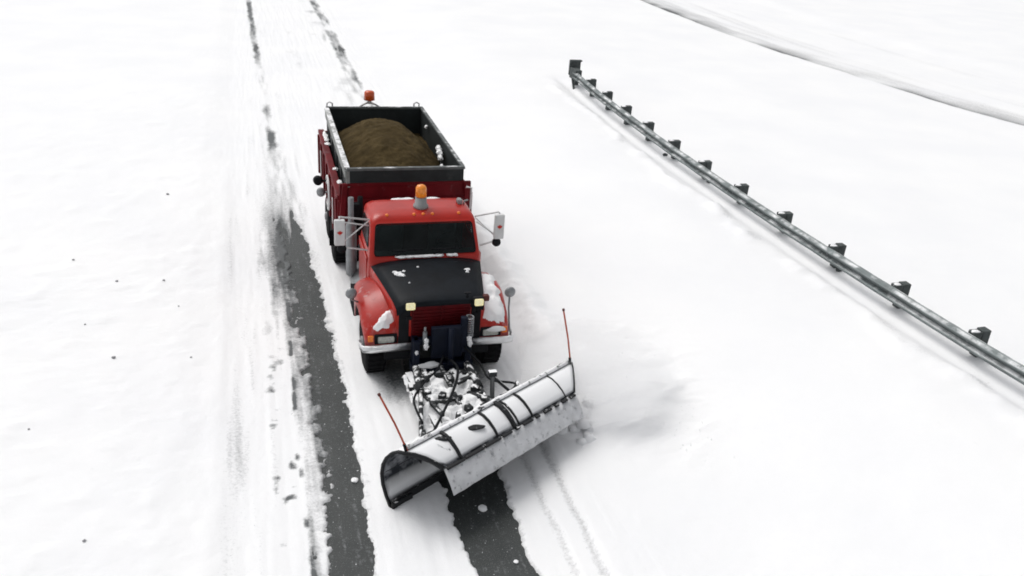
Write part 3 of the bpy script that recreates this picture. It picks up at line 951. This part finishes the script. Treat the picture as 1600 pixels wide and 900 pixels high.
hx = 1.075
b = MB()
for s in (-1, 1): b.bar((s * (hx - .02), 2.60, 2.0), (s * (hx - .02), 2.60, 2.0001), .01, .01)
b.bm.free(); b.bm = bmesh.new()
def wall(a, c, z0, z1, th):
    a, c = Vector(a), Vector(c); mid = (a + c) / 2; d = c - a
    b.box((mid.x, mid.y, (z0 + z1) / 2), (abs(d.x) + th, abs(d.y) + th, z1 - z0))
wall((-hx, 2.58, 0), (-hx, 6.9, 0), 1.9, 2.60, .04); wall((hx, 2.58, 0), (hx, 6.9, 0), 1.9, 2.60, .04)
b.box((0, 2.545, 2.49), (2 * hx - .045, .05, .24)); b.box((0, 6.9, 2.25), (2 * hx - .045, .05, .70)); b.box((0, 4.74, 1.95), (2 * hx - .05, 4.25, .04))
for y in (3.5, 4.4, 5.3, 6.2):
    for s in (-1, 1): b.box((s * (hx + .035), y, 2.33), (.03, .07, .5))
hop = b.build('hopper', M['hopper'], T, bevel=.006)
b = MB(); b.box((0, 2.545, 2.625), (2 * hx + .06, .08, .05)); b.box((0, 6.9, 2.625), (2 * hx + .06, .07, .05)); b.box((hx, 4.72, 2.625), (.07, 4.27, .05))
b.build('rail', M['hopper_rail'], hop, bevel=.006)
b = MB(); b.box((-hx - .02, 4.70, 2.625), (.10, 4.23, .05)); b.box((-hx - .045, 4.7, 2.52), (.03, 4.25, .16)); b.box((-hx - .01, 2.56, 2.46), (.07, .06, .36))
b.build('rail', M['side_rail'], hop, bevel=.006)
for x in (-1.02, .96):
    b = MB(); b.tube([(x - .06, 6.92, 2.64), (x - .06, 6.92, 2.72), (x, 6.92, 2.75), (x + .06, 6.92, 2.72), (x + .06, 6.92, 2.64)], .018, 8)
    b.build('lifting_eye', M['plate'], hop)
b = MB()
for i, (x, y, z, s) in enumerate(((.98, 4.35, 2.42, .12), (.96, 4.15, 2.40, .12), (.93, 3.95, 2.36, .10), (.86, 3.45, 2.34, .08), (.93, 3.1, 2.34, .10), (1.0, 5.9, 2.45, .06), (.99, 5.8, 2.50, .05), (.62, 2.72, 2.33, .14), (.85, 2.75, 2.34, .12))):
    b.lump((x, y, z), (s * .5, s, s * .55), .45, 230 + i, 3)
    b.build('snow_patch', M['snow_lump'], hop); b = MB()
b.bm.free()

# sand heap carried in the hopper
nxs, nys = 110, 220
b = MB(); grid = []
from mathutils import noise as mn
for j in range(nys):
    row = []
    for i in range(nxs):
        x = -1.045 + 2.09 * i / (nxs - 1); y = 2.58 + 4.28 * j / (nys - 1)
        q = 1 - ((x + .10) / 1.16) ** 2 - ((y - 4.85) / 2.25) ** 2
        z = 2.10 + .70 * max(0, q) ** 1.05 + .05 * mn.fractal(Vector((x * 2.2, y * 2.2, 3)), 1, 2, 5) + .018 * mn.fractal(Vector((x * 9, y * 9, 5)), .8, 2, 5) - .06 * max(0, -q)
        z -= .10 * max(0, x - .55) 
        row.append(b.bm.verts.new((x, y, z)))
    grid.append(row)
for j in range(nys - 1):
    for i in range(nxs - 1): b.bm.faces.new((grid[j][i], grid[j][i + 1], grid[j + 1][i + 1], grid[j + 1][i])).smooth = True
# close underneath so the heap is a solid body
border = [grid[0][i] for i in range(nxs)] + [grid[j][-1] for j in range(1, nys)] + [grid[-1][i] for i in range(nxs - 2, -1, -1)] + [grid[j][0] for j in range(nys - 2, 0, -1)]
lowv = [b.bm.verts.new((v.co.x, v.co.y, 1.972)) for v in border]
for k in range(len(border)): b.bm.faces.new((border[k], border[(k + 1) % len(border)], lowv[(k + 1) % len(border)], lowv[k]))
b.bm.faces.new(lowv[::-1])
sand = tag(base_to_origin(b.build('sand_pile', M['sand'])), 'brown heap of road sand inside the dark open truck hopper', 'sand pile')

# ------------------------------------------------------------------ plow mount, push frame, blade (parts of the truck)
b = MB()
for x in (-.42, .42): b.box((x, -.95, .68), (.10, .26, .60), None, .012)
b.box((.07, -1.02, .93), (.50, .10, .54), None, .01); b.box((.0, -.95, .93), (.90, .12, .10), None, .01); b.box((0, -.98, .50), (1.0, .22, .14), None, .01)
b.box((.34, -1.03, 1.05), (.10, .10, .62), None, .01); b.tube([(.12, -1.1, 1.2), (.10, -1.22, .62)], .045, 10)
mount = b.build('plow_mount', M['navy'], T)
b = MB(); b.tube([(.44 + .055 * math.cos(a), -1.0 + .055 * math.sin(a), .98 + .0062 * a) for a in np.linspace(0, 60, 300)], .013, 6)
b.build('coiled_hose', M['alu'], mount)
b = MB(); b.tube([(-.28, -1.0, .8), (-.28, -1.0, 1.12)], .035, 10); b.tube([(-.28, -1.0, 1.12), (-.28, -1.0, 1.2)], .02, 8); b.build('lift_cylinder', M['alu'], mount)
b = MB()
for x, z, k in ((-.27, 1.0, .045), (-.27, .90, .05), (.42, .99, .045), (.44, .90, .05), (-.42, .80, .035)): b.lump((x, -1.08, z), (k * .8, k * .6, k * 1.1), .45, int(z * 100), 3); b.build('snow_patch', M['snow_lump'], mount); b = MB()
b.lump((-.22, -1.12, .58), (.17, .05, .05), .4, 7, 3)
b.build('snow_patch', M['snow_lump'], mount)

b = MB()   # A-frame and turntable
b.box((-.10, -1.40, .42), (.98, .40, .06)); b.box((-.12, -1.80, .43), (.96, .50, .05))
b.bar((-.56, -1.15, .45), (-.34, -2.75, .40), .11, .11, .01); b.bar((.40, -1.15, .45), (.45, -2.75, .40), .11, .11, .01)
b.box((.02, -2.3, .42), (.62, .62, .05)); b.bar((-.62, -1.55, .47), (.45, -1.55, .47), .14, .10, .01); b.bar((-.50, -2.05, .47), (.46, -2.05, .47), .12, .10, .01)
DV = Vector((.852, .523, 0)); NV = Vector((.523, -.852, 0)); B0 = Vector((-1.05, -3.9, 0))
def PW(d, n, z): return B0 + DV * d + NV * n + Vector((0, 0, z))
b.bar(PW(.55, -.62, .42), PW(2.85, -.62, .42), .14, .14, .01)
for d in (.7, 1.3, 1.9, 2.5): b.bar(PW(d, -.62, .44), PW(d, -.33, .70), .07, .09, .01)
frame = b.build('push_frame', M['frame_snow'], T)
b = MB()
b.tube([(-.46, -1.25, .62), (-.50, -1.9, .60)], .06, 10); b.tube([(-.50, -1.9, .60), PW(.75, -.55, .52)], .035, 8)
b.build('hydraulic_cylinder', M['frame_steel'], frame)
b = MB()
b.tube([(.36, -1.25, .62), (.42, -1.9, .58)], .06, 10); b.tube([(.42, -1.9, .58), PW(2.15, -.55, .52)], .035, 8)
b.build('hydraulic_cylinder', M['frame_steel'], frame)
b = MB()
for a, c, w in (((-.52, -1.42, .56), (.40, -1.42, .57), .07), ((-.40, -2.18, .56), (.44, -2.02, .57), .06), ((-.05, -1.2, .58), (.02, -2.3, .56), .06), ((-.55, -1.66, .57), (-.28, -2.5, .56), .06), ((.20, -2.0, .58), (.62, -2.5, .62), .06), ((-.35, -1.30, .60), (-.35, -1.62, .60), .08), ((.10, -1.72, .59), (.34, -1.60, .60), .07)):
    b.bar(a, c, w, .06, .008)
for c in ((-.46, -1.58, .60), (.02, -1.62, .60), (.33, -1.94, .60), (-.20, -2.05, .59), (.12, -2.42, .58), (-.42, -1.95, .60)):
    b.box(c, (.10, .12, .10), Matrix.Rotation(c[0] * 3, 3, 'Z'), .012)
b.build('linkage', M['frame_steel'], frame)
b = MB()
def hose(pts, r_=.018):
    P = [Vector(p) for p in pts]; out = []
    for i in range(len(P) - 1):
        p0, p1, p2, p3 = P[max(i - 1, 0)], P[i], P[i + 1], P[min(i + 2, len(P) - 1)]
        for k in range(6):
            t = k / 6
            out.append(.5 * ((2 * p1) + (p2 - p0) * t + (2 * p0 - 5 * p1 + 4 * p2 - p3) * t * t + (3 * p1 - p0 - 3 * p2 + p3) * t ** 3))
    out.append(P[-1]); b.tube(out, r_, 6)
hose([(.35, -1.1, .85), (.55, -1.35, .68), (.62, -1.75, .62), (.95, -2.0, .66), PW(2.25, -.4, .72)])
hose([(.0, -1.15, .75), (-.15, -1.4, .66), (-.42, -1.75, .66), (-.64, -2.1, .60), (-.62, -2.7, .60)])
hose([(.05, -1.12, .7), (.15, -1.5, .72), (-.05, -2.1, .70), PW(.9, -.5, .6)], .022)
b.build('hose', M['black'], frame)
b = MB()
b.bm.free()
def f_frame(u, v):
    y = -1.12 - 1.75 * v; x = -.66 + 1.16 * u + .06 * v
    edge = min(u * 6, (1 - u) * 6, v * 8, 1.)
    hole = .8 * math.exp(-((x + .32) ** 2 + (y + 2.55) ** 2) / .05) + .35 * math.exp(-((x - .2) ** 2 + (y + 1.15) ** 2) / .02)
    return (x, y, .475), .42 * edge - hole - .14
sheet('snow_patch', f_frame, 80, 110, .02, .13, frame, .17, 9, -.08)
def f_beam(u, v):
    p = PW(.5 + 2.4 * u, -.70 + .17 * v, .49)
    return tuple(p), .5 * min(v * 4, (1 - v) * 4, 1) - .1
sheet('snow_patch', f_beam, 110, 14, .08, .06, frame, .2, 11)
b = MB()   # small lifting arm stand on the passenger... right end of the frame
b.bar(PW(2.25, -.62, .45), PW(2.30, -.70, .92), .06, .06, .01); b.bar(PW(2.30, -.70, .9), PW(2.62, -.62, .55), .05, .05, .01); b.box(PW(2.30, -.70, .95), (.12, .08, .08))
b.build('blade_stand', M['frame_snow'], frame)

PROF = [(-.23, .02), (-.33, .16), (-.405, .32), (-.43, .48), (-.405, .64), (-.335, .79), (-.23, .92), (-.11, 1.01), (0, 1.05), (.10, 1.045), (.20, 1.01), (.30, .95), (.39, .87)]
def ends(k):
    """left and right limits of the blade along its length for profile point k: the curled top is cut back at both ends"""
    nn, z = PROF[k]
    t = max(0, nn) / .39
    return -.04 + .33 * t, 3.30 - .40 * t
b = MB()
rings = []
ND = 40
for q in range(ND + 1):
    u = q / ND
    rings.append([PW(ends(k)[0] + (ends(k)[1] - ends(k)[0]) * u, PROF[k][0], PROF[k][1]) for k in range(len(PROF))])
b.loft(rings, closed=False)
blade = b.build('plow_blade', M['blade'], T, solid=.018)
# rib along the outside of the curl
def rib(d, w=.028, hgt=.035, shift=0.):
    b = MB(); rg = []
    for k in range(6, len(PROF)):
        n0, z0 = PROF[k]
        a = PROF[max(k - 1, 0)]; c = PROF[min(k + 1, len(PROF) - 1)]
        tx, tz = c[0] - a[0], c[1] - a[1]; L = math.hypot(tx, tz)
        nx_, nz_ = -tz / L, tx / L
        h = hgt * (.35 + .65 * math.sin(math.pi * min(1, (k - 5.5) / (len(PROF) - 5.5))))
        rg.append([PW(d - w, n0 + nx_ * .008, z0 + nz_ * .008), PW(d - w, n0 + nx_ * h, z0 + nz_ * h), PW(d + w, n0 + nx_ * h, z0 + nz_ * h), PW(d + w, n0 + nx_ * .008, z0 + nz_ * .008)])
    b.loft(rg)
    return b.build('rib', M['rib'], blade)
for d, w, hh in ((.57, .020, .05), (1.27, .016, .04), (1.60, .030, .06), (1.70, .014, .03), (1.98, .014, .04), (2.72, .009, .025)): rib(d, w, hh)
# end plates following the slanted ends
def endplate(side):
    b = MB(); rg = []
    for k in range(len(PROF)):
        d = ends(k)[side] + (-.018 if side == 0 else .018)
        a = PROF[max(k - 1, 0)]; c = PROF[min(k + 1, len(PROF) - 1)]
        tx, tz = c[0] - a[0], c[1] - a[1]; L = math.hypot(tx, tz); nx_, nz_ = -tz / L, tx / L
        o_ = .018 if side == 0 else .012
        wd = .055 if (side == 0 and k > 8) else .022
        rg.append([PW(d - .016, PROF[k][0] + nx_ * o_, PROF[k][1] + nz_ * o_), PW(d + .016, PROF[k][0] + nx_ * o_, PROF[k][1] + nz_ * o_),
                   PW(d + .016, PROF[k][0] - nx_ * wd, PROF[k][1] - nz_ * wd), PW(d - .016, PROF[k][0] - nx_ * wd, PROF[k][1] - nz_ * wd)])
    b.loft(rg); b.build('end_plate', M['rib'], blade)
endplate(0); endplate(1)
b = MB(); b.tube([PW(.0, -.03, 1.075), PW(1.6, -.03, 1.075), PW(3.28, -.03, 1.075)], .035, 10); b.build('top_pipe', M['ridge'], blade)
b = MB()   # clamp strip on the lip, in pieces with gaps
x = .30
rnd = random.Random(3)
for a, c in ((.30, .62), (.63, .98), (1.0, 1.30), (1.34, 1.52), (1.60, 1.68), (1.76, 1.95), (2.02, 2.10), (2.20, 2.36), (2.44, 2.52), (2.60, 2.72), (2.78, 2.90)):
    b.bar(PW(a, .415, .862), PW(c, .415, .862), .055, .03, .006)
b.build('clamp_strip', M['rib'], blade)
b = MB(); rg = []
for q in range(31):
    u = q / 30; d = .27 + 2.66 * u; wv = .003 * math.sin(q * .9)
    rg.append([PW(d, .40, .855), PW(d, .47, .77 + wv * .3), PW(d, .54 + wv, .67), PW(d, .60 + wv, .56 + .004 * math.sin(q * 2.1))])
b.loft(rg, closed=False); b.build('deflector_flap', M['flap'], blade, solid=.014)
b = MB()
for d in (.62, 1.27, 1.9, 2.5):
    b.bar(PW(d, -.45, .30), PW(d, -.36, .86), .05, .10)
b.bar(PW(.0, -.46, .50), PW(3.26, -.46, .50), .08, .10); 
b.build('back_brace', M['frame_steel'], blade)
b = MB(); b.bar(PW(-.05, -.225, .07), PW(3.3, -.225, .07), .03, .15, .004)
b.bar(PW(-.07, -.20, .06), PW(.28, -.20, .06), .05, .12, .01)
b.build('cutting_edge', M['rib'], blade)
for a, c in (((-1.05, -3.9, 1.06), (-1.39, -3.79, 1.85)), ((1.74, -2.2, 1.06), (1.575, -2.09, 1.93))):
    a, c = Vector(a), Vector(c); mid = (a + c) / 2 + Vector((.012, 0, 0))
    b = MB(); b.tube([a, mid, c], .013, 8); mk = b.build('marker_rod', M['orange'], T)
    b = MB(); b.tube([c, c + (c - a).normalized() * .03], .02, 8); b.build('tip', M['brown'], mk)
    b = MB(); b.tube([a - Vector((0, 0, .06)), a + (c - a) * .12], .022, 8); b.build('rod_socket', M['black'], mk)
for d, n0, w, l in ((1.02, .17, .055, .16), (.52, .10, .05, .12)):
    b = MB()   # patches where the snow has slid off the curl
    k = np.interp(n0, [p[0] for p in PROF[8:]], [p[1] for p in PROF[8:]])
    b.lump(PW(d, n0, k + .006), (l, w, .018), .25, int(d * 50), 3)
    b.build('bare_patch', M['rib'], blade)

# ------------------------------------------------------------------ thrown snow
b = MB()
rnd = random.Random(11)
for i in range(170):
    t = rnd.random() ** 1.3
    p = PW(3.05 + rnd.gauss(0, .16) + .5 * t, .05 + rnd.gauss(0, .28), 0)
    s = rnd.uniform(.03, .12) * (1 - .4 * t)
    z = .06 + abs(rnd.gauss(0, .16)) * (1 - .3 * t)
    b.lump((p.x, p.y, z), (s * rnd.uniform(.8, 1.5), s, s * .8), .5, 400 + i, 2)
rl = tag(b.build('snow_chunks', M['snow_lump']), 'tumbled snow chunks rolling off the trailing end of the plow', 'snow', None, 'stuff')
# fine flakes
fl_v, fl_f = [], []
rng = np.random.default_rng(5)
NF = 1400
u = rng.random(NF) ** 1.6
ang = rng.normal(0, .55, NF) + .25
px_ = 1.75 + u * 2.3 * np.cos(ang * .8) + rng.normal(0, .08, NF)
py_ = -2.25 + u * 2.3 * np.sin(ang) + rng.normal(0, .12, NF)
pz_ = .15 + np.abs(rng.normal(0, .30, NF)) * (1.1 - .75 * u) + .35 * np.sin(np.pi * np.clip(u, 0, 1))
cl = fbm(px_ * 1.0, py_ + pz_, .35, 123, 3)
keep = cl > -.05
px_, py_, pz_ = px_[keep], py_[keep], pz_[keep]
sz = rng.uniform(.003, .009, len(px_))
tet = np.array([(1, 1, 1), (1, -1, -1), (-1, 1, -1), (-1, -1, 1.)])
verts = (np.stack([px_, py_, pz_], -1)[:, None, :] + sz[:, None, None] * tet[None] * rng.uniform(.5, 1.5, (len(px_), 4, 1))).reshape(-1, 3)
faces = (np.arange(len(px_))[:, None, None] * 4 + np.array([(0, 1, 2), (0, 3, 1), (0, 2, 3), (1, 3, 2)])[None]).reshape(-1, 3)
me = bpy.data.meshes.new('snow_flakes'); me.from_pydata(verts.tolist(), [], faces.tolist()); me.materials.append(M['snow_lump'])
o = bpy.data.objects.new('snow_flakes', me); COL.objects.link(o)
tag(o, 'fine flying snow flakes thrown off the end of the plow', 'snow', None, 'stuff')
# airborne powder as real air: a closed lumpy volume
b = MB()
b.lump((2.75, -1.5, .62), (1.55, 1.7, .95), .12, 555, 4)
spray = b.build('snow_spray', M['snow_lump'])
vm = bpy.data.materials.new('snow_powder'); vm.use_nodes = True
t = vm.node_tree; t.nodes.remove(t.nodes['Principled BSDF'])
pv = N(t, 'ShaderNodeVolumePrincipled'); pv.inputs['Color'].default_value = (.993, .993, .995, 1); pv.inputs['Anisotropy'].default_value = .2
tc = N(t, 'ShaderNodeTexCoord'); mp = N(t, 'ShaderNodeMapping'); mp.inputs['Scale'].default_value = (.55, 2.3, 2.0); mp.inputs['Rotation'].default_value = (0, 0, R(12))
nz = N(t, 'ShaderNodeTexNoise'); nz.inputs['Scale'].default_value = 2.1; nz.inputs['Detail'].default_value = 8; nz.inputs['Distortion'].default_value = 1.0
t.links.new(tc.outputs['Object'], mp.inputs[0]); t.links.new(mp.outputs[0], nz.inputs['Vector'])
# density fades towards the rim of the cloud
ge = N(t, 'ShaderNodeVectorMath', operation='SUBTRACT'); ge.inputs[1].default_value = (2.35, -1.75, .40)
sc_ = N(t, 'ShaderNodeVectorMath', operation='MULTIPLY'); sc_.inputs[1].default_value = (1 / 1.6, 1 / 1.5, 1 / .95)
ln = N(t, 'ShaderNodeVectorMath', operation='LENGTH')
t.links.new(tc.outputs['Object'], ge.inputs[0]); t.links.new(ge.outputs[0], sc_.inputs[0]); t.links.new(sc_.outputs[0], ln.inputs[0])
fall = math_n(t, 'POWER', ramp(t, ln.outputs['Value'], .0, 1.0, (1, 1, 1, 1), (0, 0, 0, 1)), 1.5)
den = math_n(t, 'MULTIPLY', math_n(t, 'MULTIPLY', ramp(t, nz.outputs['Fac'], .47, .66), fall), 60.)
t.links.new(den, pv.inputs['Density'])
t.links.new(pv.outputs[0], t.nodes['Material Output'].inputs['Volume'])
spray.data.materials[0] = vm
tag(spray, 'cloud of powder snow blown up off the end of the plow', 'snow', None, 'stuff')

# ------------------------------------------------------------------ loose clods on the snow
clods = [(-5.1, .65, .035), (-4.78, 8.42, .04), (-4.93, -3.72, .025), (-5.38, 3.62, .03), (-4.53, 3.52, .03), (-6.0, -1.2, .02), (-5.7, 1.9, .02), (-4.2, 2.4, .02), (-3.9, .5, .02), (-6.3, 4.7, .03)]
for i, (x, y, s) in enumerate(clods):
    b = MB().lump((x, y, gz(x, y) + s * .45), (s * .9, s * .65, s * .5), .45, 600 + i, 2)
    tag(base_to_origin(b.build('snow_clod', M['plate_grey'])), 'small grey clod lying on the smooth open snow beside the road', 'clod', 'grey clods on the open snow')
dk = [(9.35, 1.5), (9.2, 7.2), (9.1, 9.8)]
for i, (x, y) in enumerate(dk):
    b = MB().lump((x - .1, y, gz(x - .1, y) + .03), (.07, .06, .05), .5, 640 + i, 2)
    tag(base_to_origin(b.build('frozen_clod', M['post'])), 'dark frozen clod in the snow at the foot of the guardrail', 'clod', 'dark clods along the guardrail')
tk = [(-.02, -3.95, .06), (-1.62, -3.05, .05), (.15, -5.0, .03)]
for i, (x, y, s) in enumerate(tk):
    b = MB().lump((x, y, .012), (s, s * 1.1, s * .4), .22, 660 + i, 3)
    tag(base_to_origin(b.build('snow_lump', M['snow_lump'])), 'white snow lump lying on the bare asphalt of a wheel track', 'snow lump', 'snow lumps on the bare asphalt')
